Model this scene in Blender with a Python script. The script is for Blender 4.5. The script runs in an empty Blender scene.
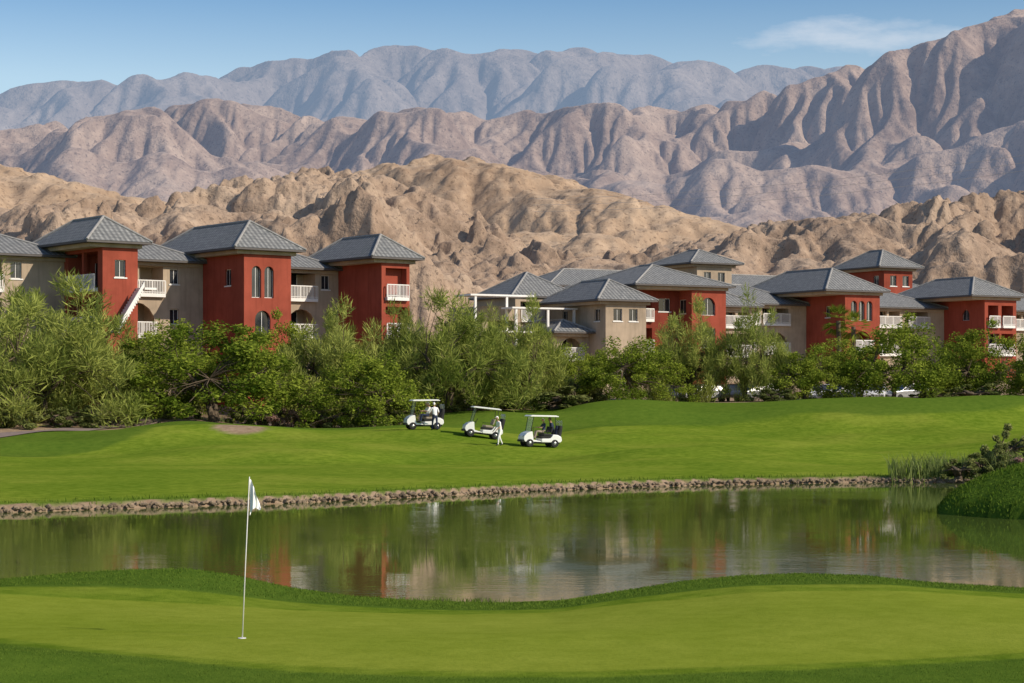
import bpy, bmesh, math, numpy as np, random
from mathutils import Vector, Matrix
FP=2000.0; HY=388.0; CZ=4.3
scene=bpy.context.scene
COL=scene.collection
# ---------------------------------------------------------------- noise
_rt=np.random.RandomState(7).rand(256,256)
def vnoise(x,y,seed=0):
    x=np.asarray(x,float)+seed*17.31; y=np.asarray(y,float)+seed*9.77
    xi=np.floor(x).astype(int); yi=np.floor(y).astype(int)
    fx=x-xi; fy=y-yi; fx=fx*fx*(3-2*fx); fy=fy*fy*(3-2*fy)
    a=_rt[xi&255,yi&255]; b=_rt[(xi+1)&255,yi&255]; c=_rt[xi&255,(yi+1)&255]; d=_rt[(xi+1)&255,(yi+1)&255]
    return (a*(1-fx)+b*fx)*(1-fy)+(c*(1-fx)+d*fx)*fy
def fbm(x,y,o=5,seed=0,ridge=False):
    s=0;a=.5;t=0
    for i in range(o):
        n=vnoise(x,y,seed+i*3)
        if ridge: n=1-abs(2*n-1)
        s=s+a*n; t+=a; a*=.5; x=x*2.03; y=y*2.03
    return s/t
def sm(t): t=np.clip(t,0,1); return t*t*(3-2*t)
# ---------------------------------------------------------------- ground
def X_(px,d): return (px-512)/FP*d
def Z_(py,d): return CZ+(HY-py)/FP*d
_cr=[(-300,585),(0,580),(70,573),(130,569),(190,568),(230,574),(290,588),(350,597),(420,603),(500,606),(560,603),(620,592),(680,582),(740,576),(800,574),(860,576),(920,583),(1024,590),(1300,600)]
_gb=[(-300,590),(0,595),(100,600),(200,604),(300,610),(450,614),(550,613),(650,602),(750,593),(900,591),(1024,597),(1300,603)]
crx=np.array([X_(p,37) for p,q in _cr]); crz=np.array([Z_(q,37) for p,q in _cr])+.07
gbx=np.array([X_(p,33) for p,q in _gb]); gbz=np.array([Z_(q,33) for p,q in _gb])
_sh=[(-900,1),(0,513),(150,508),(300,503),(420,497),(520,492),(620,488),(700,485.5),(800,483.5),(880,482.5),(1024,484)]
shx=[];shy=[]
for p,q in _sh:
    if q==1: shx.append(-45.);shy.append(62.);continue
    d=CZ*FP/(q-HY); shx.append(X_(p,d)); shy.append(d)
shx+= [40.]; shy+=[86.]
def shore(x): return np.interp(x,shx,shy)+.35*(fbm(np.asarray(x)*.35,0*np.asarray(x),3,4)-.5)
_pxs=np.array([-400,0,130,200,260,330,430,480,540,590,640,700,760,850,920,1024,1400.])
_rows={60:[.4]*17,100:[.5]*17,114:[.7,.7,.8,.9,.95,.9,.8,.7,.6,.6,.65,.7,.7,.7,.7,.7,.7],
122:[.85,.85,1.3,1.75,1.7,1.5,1.45,1.1,.64,.75,.9,.95,.95,.95,.95,.95,1],
129:[1.6,1.6,1.7,2.25,1.9,1.6,1.66,1.3,.95,1.1,1.2,1.2,1.2,1.2,1.2,1.2,1.2],
135:[2.2,2.2,2.0,2.45,1.9,1.65,2.0,1.8,1.4,1.6,1.7,1.6,1.5,1.5,1.5,1.5,1.5],
148:[2.9,2.9,2.5,2.3,2.1,1.9,2.75,2.85,2.45,3.15,3.6,3.25,3.25,3.45,3.65,3.6,3.5],
160:[3.2,3.2,3.1,3,3,3,3,2.9,2.8,2.9,3.0,3.0,3.0,3.0,3.1,3.1,3.1],
175:[4.2]*8+[3.3]*9, 200:[5.]*8+[4.8]*9, 260:[6.]*17, 420:[10.]*17, 900:[12.]*17}
ry=np.arange(60,901,1.0); ru=np.arange(-400,1401,5.0)
_T=np.array([np.interp(ru,_pxs,_rows[k]) for k in sorted(_rows)])
_ks=np.array(sorted(_rows),float)
TAB=np.array([np.interp(ry,_ks,_T[:,j]) for j in range(len(ru))])  # [u,y]
def blur(a,axis,r,n=2):
    for _ in range(n):
        p=np.concatenate([np.repeat(np.take(a,[0],axis),r,axis),a,np.repeat(np.take(a,[-1],axis),r,axis)],axis)
        c=np.cumsum(p,axis); c=np.concatenate([np.zeros_like(np.take(c,[0],axis)),c],axis)
        n_=a.shape[axis]
        a=(np.take(c,range(2*r+1,2*r+1+n_),axis)-np.take(c,range(0,n_),axis))/(2*r+1)
    return a
TAB=blur(blur(TAB,0,4),1,2)
def lawn(x,y):
    px=512+FP*x/np.maximum(y,30)
    i=np.clip((px+400)/5,0,len(ru)-1.001); j=np.clip(y-60,0,len(ry)-1.001)
    ii=i.astype(int); jj=j.astype(int); fi=i-ii; fj=j-jj
    return (TAB[ii,jj]*(1-fi)+TAB[ii+1,jj]*fi)*(1-fj)+(TAB[ii,jj+1]*(1-fi)+TAB[ii+1,jj+1]*fi)*fj
def near(x,y):
    zg=np.interp(x,gbx,gbz); zc=np.interp(x,crx,crz)
    tot=0
    for dy,w in ((-1.,.1),(-.5,.2),(0,.4),(.5,.2),(1.,.1)):
        yy=y+dy
        ys=[-60,20,27,33,37,40.2,46,52]; zs=[.9,.97,.97,zg,zc,-.03,-1.2,-1.5]
        z=np.full(x.shape,.9)
        for a in range(7):
            m=(yy>=ys[a])&(yy<ys[a+1]); t=np.clip((yy-ys[a])/(ys[a+1]-ys[a]),0,1)
            z=np.where(m,zs[a]*(1-t)+zs[a+1]*t,z)
        z=np.where(yy>=52,-1.5,z); tot=tot+w*z
    tot=tot+.26*np.exp(-((x+6.4)/1.7)**2-((y-23.2)/1.4)**2)
    return tot+.09*(fbm(x*.25,y*.25,2,5)-.5)*(y<39)
def ground(x,y):
    x=np.asarray(x,float); y=np.asarray(y,float)
    x,y=np.broadcast_arrays(x,y)
    n=near(x,y)
    s=shore(x); t=y-s
    L=lawn(x,y)+.10*(fbm(x*.12,y*.12,3,8)-.5)+1.7*(fbm(x*.085,y*.12,2,58)-.5)*sm((y-92)/16)*(1-sm((y-148)/12))
    f=np.where(t<0,np.maximum(-1.5,t*.6-.05),np.where(t<.35,-.05+t/.35*.33,.28+(L-.28)*sm((t-.35)/14)))
    z=np.where(y<54,n,f)
    r=((x-22.6)/8)**2+((y-69)/5.5)**2
    r=r*(1+.25*(fbm(x*.5,y*.5,2,3)-.5))
    pen=np.where(r<1,2.25*np.power(np.clip(1-r,0,1),.62)-.05,-9)
    z=np.maximum(z,pen)
    side=np.clip((np.abs(x)-40)*.25,-2,1.0)
    z=np.where((y>30)&(y<100),np.maximum(z,side),z)
    return z
def gz(x,y): return float(ground(np.array([x]),np.array([y]))[0])
def ongr(px,py,d0=110,d1=150):
    for d in np.arange(d0,d1,.25):
        if HY-(gz(X_(px,d),d)-CZ)/d*FP<=py: return d
    return (d0+d1)/2
# ---------------------------------------------------------------- mesh helpers
def fast_mesh(name,V,Fq,tint=None,uv=None,smooth=False):
    V=np.asarray(V,np.float32); Fq=np.asarray(Fq,np.int32)
    me=bpy.data.meshes.new(name); k=Fq.shape[1]
    me.vertices.add(len(V)); me.vertices.foreach_set('co',V.ravel())
    me.loops.add(Fq.size); me.loops.foreach_set('vertex_index',Fq.ravel())
    me.polygons.add(len(Fq)); me.polygons.foreach_set('loop_start',np.arange(0,Fq.size,k,dtype=np.int32))
    me.polygons.foreach_set('use_smooth',np.full(len(Fq),smooth))
    me.update(calc_edges=True)
    if tint is not None:
        a=me.color_attributes.new('tint','FLOAT_COLOR','POINT')
        t=np.ones((len(V),4),np.float32); t[:,:tint.shape[1]]=tint; a.data.foreach_set('color',t.ravel())
    return me
def obj(name,me,parent=None,mats=(),loc=(0,0,0),rot=(0,0,0),sc=(1,1,1)):
    o=bpy.data.objects.new(name,me); COL.objects.link(o)
    if me is not None and not me.materials:
        for m in mats: me.materials.append(m)
    o.location=loc;o.rotation_euler=rot;o.scale=sc
    if parent: o.parent=parent
    return o
def empty(name,loc=(0,0,0),rot=(0,0,0)):
    o=bpy.data.objects.new(name,None); COL.objects.link(o); o.location=loc;o.rotation_euler=rot; o.empty_display_size=.5
    return o
def gridmesh(name,X,Y,Z,tint=None,smooth=True):
    nx,ny=X.shape; V=np.stack([X,Y,Z],-1).reshape(-1,3)
    i=np.arange(nx*ny).reshape(nx,ny)
    F=np.stack([i[:-1,:-1],i[1:,:-1],i[1:,1:],i[:-1,1:]],-1).reshape(-1,4)
    return fast_mesh(name,V,F,tint,None,smooth)
class MB:
    def __init__(s): s.v=[];s.f=[];s.uv=[]
    def face(s,pts,uv=None):
        b=len(s.v); s.v+= [tuple(p) for p in pts]; s.f.append(list(range(b,b+len(pts)))); s.uv.append(uv or [(0,0)]*len(pts))
    def box(s,a,b):
        x0,y0,z0=a;x1,y1,z1=b
        P=[(x0,y0,z0),(x1,y0,z0),(x1,y1,z0),(x0,y1,z0),(x0,y0,z1),(x1,y0,z1),(x1,y1,z1),(x0,y1,z1)]
        for q in ((0,3,2,1),(4,5,6,7),(0,1,5,4),(1,2,6,5),(2,3,7,6),(3,0,4,7)): s.face([P[i] for i in q])
    def tube(s,pts,rad,n=6,cap=True):
        pts=[Vector(p) for p in pts]; rings=[]
        for i,p in enumerate(pts):
            d=(pts[min(i+1,len(pts)-1)]-pts[max(i-1,0)]).normalized()
            a=d.cross(Vector((0,0,1)) if abs(d.z)<.9 else Vector((1,0,0))).normalized(); b=d.cross(a)
            r=rad[i] if isinstance(rad,(list,tuple)) else rad
            rings.append([p+r*(math.cos(2*math.pi*k/n)*a+math.sin(2*math.pi*k/n)*b) for k in range(n)])
        base=len(s.v)
        for R in rings: s.v+=[tuple(q) for q in R]
        for i in range(len(rings)-1):
            for k in range(n):
                s.f.append([base+i*n+k,base+i*n+(k+1)%n,base+(i+1)*n+(k+1)%n,base+(i+1)*n+k]); s.uv.append([(0,0)]*4)
        if cap:
            s.f.append([base+k for k in range(n)][::-1]); s.uv.append([(0,0)]*n)
            s.f.append([base+(len(rings)-1)*n+k for k in range(n)]); s.uv.append([(0,0)]*n)
    def prism(s,poly,y0,y1):  # poly in xz
        s.face([(x,y0,z) for x,z in poly]); s.face([(x,y1,z) for x,z in poly][::-1])
        n=len(poly)
        for i in range(n):
            a=poly[i];b=poly[(i+1)%n]; s.face([(a[0],y0,a[1]),(a[0],y1,a[1]),(b[0],y1,b[1]),(b[0],y0,b[1])])
    def mesh(s,name,bevel=0,smooth=False):
        me=bpy.data.meshes.new(name); me.from_pydata(s.v,[],s.f)
        u=me.uv_layers.new(name='UVMap'); flat=[c for f in s.uv for p in f for c in p]
        u.data.foreach_set('uv',flat); 
        bm=bmesh.new(); bm.from_mesh(me); bmesh.ops.remove_doubles(bm,verts=bm.verts,dist=1e-4)
        bmesh.ops.recalc_face_normals(bm,faces=bm.faces)
        if bevel: 
            es=[e for e in bm.edges if len(e.link_faces)==2 and e.calc_face_angle(0)>.5]
            bmesh.ops.bevel(bm,geom=es,offset=bevel,segments=2,affect='EDGES',profile=.6,clamp_overlap=True)
        if smooth:
            for f in bm.faces: f.smooth=True
        bm.to_mesh(me); bm.free(); return me
# ---------------------------------------------------------------- materials
def nt(name):
    m=bpy.data.materials.new(name); m.use_nodes=True; n=m.node_tree; n.nodes.clear()
    return m,n
def N(n,t,**k):
    x=n.nodes.new(t)
    for a,b in k.items():
        if a=='ins':
            for c,d in b.items(): x.inputs[c].default_value=d
        else: setattr(x,a,b)
    return x
def ramp(n,pts,src):
    r=n.nodes.new('ShaderNodeValToRGB'); e=r.color_ramp.elements
    while len(e)<len(pts): e.new(.5)
    for i,(p,c) in enumerate(pts): e[i].position=p; e[i].color=(c[0],c[1],c[2],1)
    n.links.new(src,r.inputs[0]); return r.outputs[0]
def noise(n,vec,scale,detail=4,rough=.55):
    t=N(n,'ShaderNodeTexNoise'); t.inputs['Scale'].default_value=scale; t.inputs['Detail'].default_value=detail; t.inputs['Roughness'].default_value=rough
    if vec is not None: n.links.new(vec,t.inputs['Vector'])
    return t.outputs['Fac']
def mixc(n,f,a,b,mode='MIX'):
    m=N(n,'ShaderNodeMix',data_type='RGBA',blend_type=mode)
    for s,i in ((f,0),(a,6),(b,7)):
        if hasattr(s,'links') or hasattr(s,'is_output'): n.links.new(s,m.inputs[i])
        elif i==0: m.inputs[0].default_value=s
        else: m.inputs[i].default_value=(s[0],s[1],s[2],1)
    return m.outputs[2]
def math_(n,op,a,b=None,c=None,clamp=False):
    m=N(n,'ShaderNodeMath',operation=op,use_clamp=clamp)
    for i,s in enumerate((a,b,c)):
        if s is None: continue
        if hasattr(s,'is_output'): n.links.new(s,m.inputs[i])
        else: m.inputs[i].default_value=s
    return m.outputs[0]
def bump(n,h,strength,dist):
    b=N(n,'ShaderNodeBump'); b.inputs['Strength'].default_value=strength; b.inputs['Distance'].default_value=dist
    n.links.new(h,b.inputs['Height']); return b.outputs[0]
def out(n,sh):
    o=N(n,'ShaderNodeOutputMaterial'); n.links.new(sh,o.inputs[0])
def simple(name,c,rough=.7,var=.15,scale=3,bmp=0,metal=0,spec=.3):
    m,n=nt(name); tc=N(n,'ShaderNodeTexCoord').outputs['Object']
    f=noise(n,tc,scale,5); lo=[v*(1-var) for v in c]; hi=[min(1,v*(1+var)) for v in c]
    col=ramp(n,[(.3,lo),(.7,hi)],f)
    p=N(n,'ShaderNodeBsdfPrincipled'); n.links.new(col,p.inputs['Base Color']); p.inputs['Roughness'].default_value=rough
    p.inputs['Metallic'].default_value=metal; p.inputs['Specular IOR Level'].default_value=spec
    if bmp: n.links.new(bump(n,noise(n,tc,scale*6,4),.5,bmp),p.inputs['Normal'])
    out(n,p.outputs[0]); return m
def stucco(name,c):
    # weathered stucco: broad fading plus faint rain streaks running down the wall
    m,n=nt(name); tc=N(n,'ShaderNodeTexCoord').outputs['Object']
    mp=N(n,'ShaderNodeMapping'); mp.inputs['Scale'].default_value=(2.2,2.2,.18); n.links.new(tc,mp.inputs[0])
    a=noise(n,tc,.45,4,.6); b=noise(n,mp.outputs[0],1.6,4,.6)
    col=ramp(n,[(.3,[v*.80 for v in c]),(.7,[v*1.18 for v in c])],a)
    col=mixc(n,ramp(n,[(.50,(0,0,0)),(.72,(.5,.5,.5))],b),col,[v*.62 for v in c])
    p=N(n,'ShaderNodeBsdfDiffuse'); n.links.new(col,p.inputs[0]); p.inputs[1].default_value=.6
    n.links.new(bump(n,noise(n,tc,9,3),.5,.012),p.inputs['Normal']); out(n,p.outputs[0]); return m
def m_ground():
    m,n=nt('golf_course_ground'); g=N(n,'ShaderNodeNewGeometry').outputs['Position']
    a=N(n,'ShaderNodeAttribute',attribute_name='tint'); s=N(n,'ShaderNodeSeparateColor'); n.links.new(a.outputs['Color'],s.inputs[0])
    n1=noise(n,g,.16,4,.6); n2=noise(n,g,2.2,4,.65); n3=noise(n,g,14,5,.8)
    fair=ramp(n,[(.32,(.105,.180,.012)),(.5,(.155,.225,.018)),(.66,(.225,.27,.032))],n1)
    fair=mixc(n,math_(n,'MULTIPLY',n3,.7),fair,ramp(n,[(.35,(.055,.105,.009)),(.65,(.24,.295,.04))],n2))
    grn=ramp(n,[(.35,(.180,.230,.020)),(.65,(.245,.275,.036))],n1)
    grn=mixc(n,math_(n,'MULTIPLY',n3,.5),grn,ramp(n,[(.35,(.12,.165,.016)),(.65,(.28,.32,.05))],n2))
    grn=mixc(n,ramp(n,[(.45,(0,0,0)),(.62,(.5,.5,.5))],n3),grn,(.13,.185,.018))
    rough=mixc(n,n3,ramp(n,[(.3,(.030,.075,.008)),(.7,(.085,.14,.016))],n2),(.10,.165,.022))
    soil=ramp(n,[(.3,(.22,.15,.095)),(.7,(.38,.28,.19))],n2)
    c=mixc(n,s.outputs[2],fair,rough); c=mixc(n,s.outputs[0],c,grn); c=mixc(n,s.outputs[1],c,soil)
    p=N(n,'ShaderNodeBsdfDiffuse'); n.links.new(c,p.inputs[0])
    amt=math_(n,'SUBTRACT',1.0,math_(n,'MULTIPLY',s.outputs[0],.7))
    n.links.new(bump(n,math_(n,'MULTIPLY',n3,amt),.8,.05),p.inputs['Normal'])
    out(n,p.outputs[0]); return m
def m_leaf(name,dark,light,trans=.3):
    m,n=nt(name); a=N(n,'ShaderNodeAttribute',attribute_name='tint'); s=N(n,'ShaderNodeSeparateColor'); n.links.new(a.outputs['Color'],s.inputs[0])
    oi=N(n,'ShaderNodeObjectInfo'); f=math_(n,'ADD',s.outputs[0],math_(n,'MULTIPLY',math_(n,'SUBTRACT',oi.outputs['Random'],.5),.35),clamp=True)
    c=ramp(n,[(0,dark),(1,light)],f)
    d=N(n,'ShaderNodeBsdfDiffuse'); t=N(n,'ShaderNodeBsdfTranslucent'); n.links.new(c,d.inputs[0]); n.links.new(c,t.inputs[0])
    x=N(n,'ShaderNodeMixShader'); x.inputs[0].default_value=trans; n.links.new(d.outputs[0],x.inputs[1]); n.links.new(t.outputs[0],x.inputs[2])
    out(n,x.outputs[0]); return m
def m_hill(name,c1,c2,c3,sc,bd,haze,hf,fan=.97):
    m,n=nt(name); g=N(n,'ShaderNodeNewGeometry'); pos=g.outputs['Position']
    n1=noise(n,pos,sc,4,.6); n2=noise(n,pos,sc*7,5,.7); n3=noise(n,pos,sc*30,3,.7)
    c=ramp(n,[(.32,c1),(.5,c2),(.68,c3)],n1); c=mixc(n,math_(n,'MULTIPLY',n2,.7),c,ramp(n,[(.35,[v*.55 for v in c1]),(.62,[v*1.1 for v in c3])],n2))
    c=mixc(n,ramp(n,[(.56,(0,0,0)),(.64,(.65,.65,.65))],n3),c,[v*.5 for v in c1])
    sx=N(n,'ShaderNodeSeparateXYZ'); n.links.new(g.outputs['Normal'],sx.inputs[0])
    c=mixc(n,ramp(n,[(fan-.1,(0,0,0)),(fan,(.6,.6,.6))],sx.outputs[2]),c,[v*1.12 for v in c3])
    d=N(n,'ShaderNodeBsdfDiffuse'); n.links.new(c,d.inputs[0])
    n.links.new(bump(n,n2,1.0,bd),d.inputs['Normal'])
    e=N(n,'ShaderNodeEmission'); e.inputs[0].default_value=(*haze,1); e.inputs[1].default_value=1  # aerial haze painted into the rock as constant glow, also lifts its shadows
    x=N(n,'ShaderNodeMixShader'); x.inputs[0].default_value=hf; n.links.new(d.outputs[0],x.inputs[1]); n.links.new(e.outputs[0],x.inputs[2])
    out(n,x.outputs[0]); return m
def m_roof():
    m,n=nt('roof_tile'); uv=N(n,'ShaderNodeUVMap').outputs[0]; s=N(n,'ShaderNodeSeparateXYZ'); n.links.new(uv,s.inputs[0])
    w=math_(n,'SINE',math_(n,'MULTIPLY',s.outputs[0],2*math.pi/.42)); w=math_(n,'MULTIPLY_ADD',w,.5,.5)
    r=math_(n,'FRACT',math_(n,'MULTIPLY',s.outputs[1],1/.42))
    g=N(n,'ShaderNodeNewGeometry').outputs['Position']; nn=noise(n,g,2.5,4,.7); n8=noise(n,g,.35,3)
    c=ramp(n,[(.3,(.10,.11,.115)),(.7,(.33,.33,.32))],nn); c=mixc(n,math_(n,'MULTIPLY',n8,.5),c,(.25,.235,.215))
    c=mixc(n,math_(n,'MULTIPLY',math_(n,'SUBTRACT',1.,w),.6),c,(.05,.055,.06)); c=mixc(n,ramp(n,[(.0,(.65,.65,.65)),(.25,(0,0,0))],r),c,(.045,.05,.055))
    p=N(n,'ShaderNodeBsdfPrincipled'); n.links.new(c,p.inputs['Base Color']); p.inputs['Roughness'].default_value=.8
    n.links.new(bump(n,math_(n,'ADD',w,math_(n,'MULTIPLY',r,.4)),.8,.06),p.inputs['Normal']); out(n,p.outputs[0]); return m
def m_water():
    m,n=nt('pond_water'); g=N(n,'ShaderNodeNewGeometry').outputs['Position']
    mp=N(n,'ShaderNodeMapping'); mp.inputs['Scale'].default_value=(.8,1.6,1); n.links.new(g,mp.inputs[0])
    n1=noise(n,mp.outputs[0],3.0,3,.55); n2=noise(n,mp.outputs[0],.55,3,.5)
    calm=ramp(n,[(.42,(.10,.10,.10)),(.66,(.8,.8,.8))],noise(n,g,.11,3))
    h=math_(n,'MULTIPLY',math_(n,'ADD',n1,math_(n,'MULTIPLY',n2,1.0)),calm)
    p=N(n,'ShaderNodeBsdfPrincipled'); p.inputs['Base Color'].default_value=(.075,.105,.022,1); p.inputs['Roughness'].default_value=.02; p.inputs['IOR'].default_value=1.5
    n.links.new(bump(n,h,.5,.010),p.inputs['Normal']); out(n,p.outputs[0]); return m
def m_glass():
    m,n=nt('window_glass'); p=N(n,'ShaderNodeBsdfPrincipled'); g=N(n,'ShaderNodeNewGeometry').outputs['Position']
    n.links.new(ramp(n,[(.4,(.012,.016,.022)),(.7,(.05,.055,.06))],noise(n,g,.6,2)),p.inputs['Base Color']); p.inputs['Roughness'].default_value=.08; out(n,p.outputs[0]); return m
M_red=stucco('terracotta_stucco',(.36,.088,.056))
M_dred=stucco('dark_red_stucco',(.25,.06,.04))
M_cream=stucco('cream_stucco',(.47,.375,.275))
M_white=simple('white_painted_metal',(.72,.70,.66),.6,.06,2)
M_roof=m_roof(); M_glass=m_glass(); M_fascia=simple('fascia',(.10,.09,.085),.7,.1,2)
M_bark=simple('bark',(.10,.075,.05),.95,.3,4,.02)
M_stone=simple('edging_stone',(.20,.15,.10),.95,.4,2.2,.02)
M_asph=simple('path_concrete',(.22,.165,.14),.95,.15,2)
M_gw=simple('cart_white_plastic',(.78,.78,.75),.3,.03,3,0,0,.5)
M_blk=simple('black_rubber',(.02,.02,.02),.7,.2,5)
M_metal=simple('metal',(.45,.45,.45),.3,.1,5,0,1)
M_wire=simple('weathered_cable',(.42,.40,.38),.8,.1,1)
M_skin=simple('skin',(.45,.27,.18),.6,.08,10)
M_shirt=simple('white_shirt',(.78,.77,.74),.85,.06,8)
M_trs=simple('tan_trousers',(.30,.25,.19),.9,.1,8)
M_navy=simple('navy_cloth',(.03,.04,.08),.9,.1,8)
M_hair=simple('brown_hair',(.05,.03,.02),.8,.2,30)
M_flag=simple('flag_cloth',(.85,.85,.83),.8,.04,5)
L_mes=m_leaf('mesquite_leaves',(.085,.135,.014),(.31,.365,.05),.35)
L_fea=m_leaf('feathery_leaves',(.135,.18,.030),(.40,.43,.11),.35)
L_shr=m_leaf('shrub_leaves',(.09,.12,.03),(.30,.32,.11),.35)
L_pink=m_leaf('flowering_shrub_leaves',(.10,.12,.05),(.52,.30,.28))
L_reed=m_leaf('reed_leaves',(.08,.125,.03),(.28,.33,.11),.35)
L_grass=m_leaf('grass_blades',(.05,.105,.009),(.165,.235,.034))
# ---------------------------------------------------------------- ground sheet
def spaced(segs):
    o=[]
    for a,b,s in segs: o+=list(np.arange(a,b,s))
    return o
def geom(a,b,n): return list(np.geomspace(a,b,n))
xs=[-v for v in geom(64,22000,26)[::-1]]+spaced([(-60,-12,.5),(-12,12.01,.13),(12.5,60.1,.5)])+geom(64,22000,26)
ysr=[-3000,-600,-150,-50,-20,-5,5,12,16]+spaced([(18,41.5,.14),(41.5,62,1.0),(62,112,.4),(112,175,.5)])+geom(176,24000,60)
Xg,Yg=np.meshgrid(np.array(xs),np.array(ysr),indexing='ij')
Zg=ground(Xg,Yg)
wob=.5*(fbm(Xg*.25,Yg*0,3,11)-.5)
gfy=np.interp(Xg,[X_(0,26.6),X_(100,25.3),X_(200,24.5),X_(300,23.9),X_(450,23.5),X_(600,23.4),X_(800,23.9),X_(1024,25.1),20],[26.6,25.3,24.5,23.9,23.5,23.4,23.9,25.1,27])+wob*.5
gback=33.0+wob
ed=.10
Rz=sm((gback-Yg)/ed*.5+.5)*sm((Yg-gfy)/ed*.5+.5)*(np.abs(Xg)<22)
Bz=sm((Yg-(gback+1.3))/ed*.5+.5)*(Yg<56)*1.0
Bz=np.maximum(Bz,sm(((gfy-.45)-Yg)/ed*.5+.5)*(Yg<30)*.9)
tsh=Yg-shore(Xg)
Bz=np.maximum(Bz,(Yg>56)*sm(1-(tsh-.3)/2.5)*.8)
pxg=512+FP*Xg/np.maximum(Yg,20)
yb=np.interp(pxg,[-300,0,100,135,200,300,400,470,560,1100],[118,121,126,131,138,137,141,150,151,152])
yb=yb+3*(fbm(Xg*.15,Yg*.15,3,21)-.5)
Bz=np.maximum(Bz,(Yg>100)*sm((Yg-(yb-12)+7*(fbm(Xg*.12,Yg*.12,2,31)-.5))/.8)*.8)
Gz=sm((Yg-yb)/1.2)
r=((Xg-22.6)/8)**2+((Yg-69)/5.5)**2
Bz=np.maximum(Bz,(r<1)*1.)
sd=ongr(240,423,112,134); sdx=X_(240,sd)
sand=sm((1.2-(((Xg-sdx)/1.7)**2+((Yg-sd)/2.2)**2))*2)*(np.abs(Yg-sd)<6)
Gz=np.maximum(Gz,sand)
bank=(tsh>-3)&(tsh<.42)&(Yg>56)&(r>1.05)
Gz=np.maximum(Gz,bank*1.0)
tint=np.stack([Rz,Gz,Bz],-1).reshape(-1,3)
obj('ground',gridmesh('ground',Xg,Yg,Zg,tint),mats=[m_ground()])
wm=MB(); wm.face([(-60,36.5,0),(60,36.5,0),(60,101,0),(-60,101,0)]); obj('pond_water',wm.mesh('pond_water'),mats=[m_water()])
def strip(name,pts,w,mat,dz=.03):
    n=60
    pts=[(X_(p,d),d) for p,d in pts]
    t=np.linspace(0,len(pts)-1,n); xx=np.interp(t,range(len(pts)),[p[0] for p in pts]); yy=np.interp(t,range(len(pts)),[p[1] for p in pts])
    xx=blur(xx,0,3);yy=blur(yy,0,3)
    dx=np.gradient(xx);dy=np.gradient(yy);l=np.hypot(dx,dy); nx_=-dy/l; ny_=dx/l
    k=np.linspace(-w/2,w/2,7)
    X=xx[:,None]+nx_[:,None]*k; Y=yy[:,None]+ny_[:,None]*k; Z=ground(X,Y)+dz+.02
    obj(name,gridmesh(name,X,Y,Z),mats=[mat])
strip('cart_path',[(-300,117),(-100,119),(0,122.5),(50,125),(95,130),(150,142),(300,146),(470,156)],2.6,M_asph)
# ---------------------------------------------------------------- mountains (stream power erosion)
def erode(nx,ny,seed,K,iters,frac,diff):
    X,Y=np.meshgrid(np.arange(nx),np.arange(ny),indexing='ij')
    f=Y/(ny-1)
    U=.12*(.35+1.0*np.minimum(f/frac,1))*(.35+1.3*fbm(X/45.,Y/45.,3,seed))
    h=(f*1.0+1.2*fbm(X/9.,Y/9.,5,seed+5)+6*fbm(X/38.,Y/38.,3,seed+2))*.3
    h[:,0]=0;h[:,-1]=0
    idx=np.arange(nx*ny).reshape(nx,ny); bnd=(np.zeros((nx,ny),bool)); bnd[:,0]=True;bnd[:,-1]=True; bf=bnd.ravel().tolist()
    dirs=[(i,j) for i in(-1,0,1) for j in(-1,0,1) if i or j]
    for it in range(iters):
        hp=np.pad(h,1,constant_values=1e12); best=np.zeros((nx,ny)); rec=idx.copy(); dist=np.full((nx,ny),1.)
        for i,j in dirs:
            dd=math.hypot(i,j); s=(h-hp[1+i:1+i+nx,1+j:1+j+ny])/dd
            m=s>best; best=np.where(m,s,best); rec=np.where(m,idx+i*ny+j,rec); dist=np.where(m,dd,dist)
        order=np.argsort(h.ravel()); ol=order.tolist(); rl=rec.ravel().tolist(); A=[1.]*(nx*ny)
        for q in reversed(ol):
            rr=rl[q]
            if rr!=q: A[rr]+=A[q]
        F=(K*np.array(A)**.45/dist.ravel()).tolist(); hl=(h+U).ravel().tolist()
        for q in ol:
            if bf[q]: hl[q]=0.; continue
            rr=rl[q]
            if rr!=q: hl[q]=(hl[q]+F[q]*hl[rr])/(1+F[q])
        h=np.array(hl).reshape(nx,ny)
        for _ in range(2):
            hp=np.pad(h,1,mode='edge'); h=h+diff*(hp[2:,1:-1]+hp[:-2,1:-1]+hp[1:-1,2:]+hp[1:-1,:-2]-4*h)
    return h
def up2(h):
    nx,ny=h.shape; xi=np.linspace(0,nx-1,nx*2-1); yi=np.linspace(0,ny-1,ny*2-1)
    a=np.array([np.interp(yi,np.arange(ny),r) for r in h]); return np.array([np.interp(xi,np.arange(nx),a[:,j]) for j in range(a.shape[1])]).T
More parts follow.
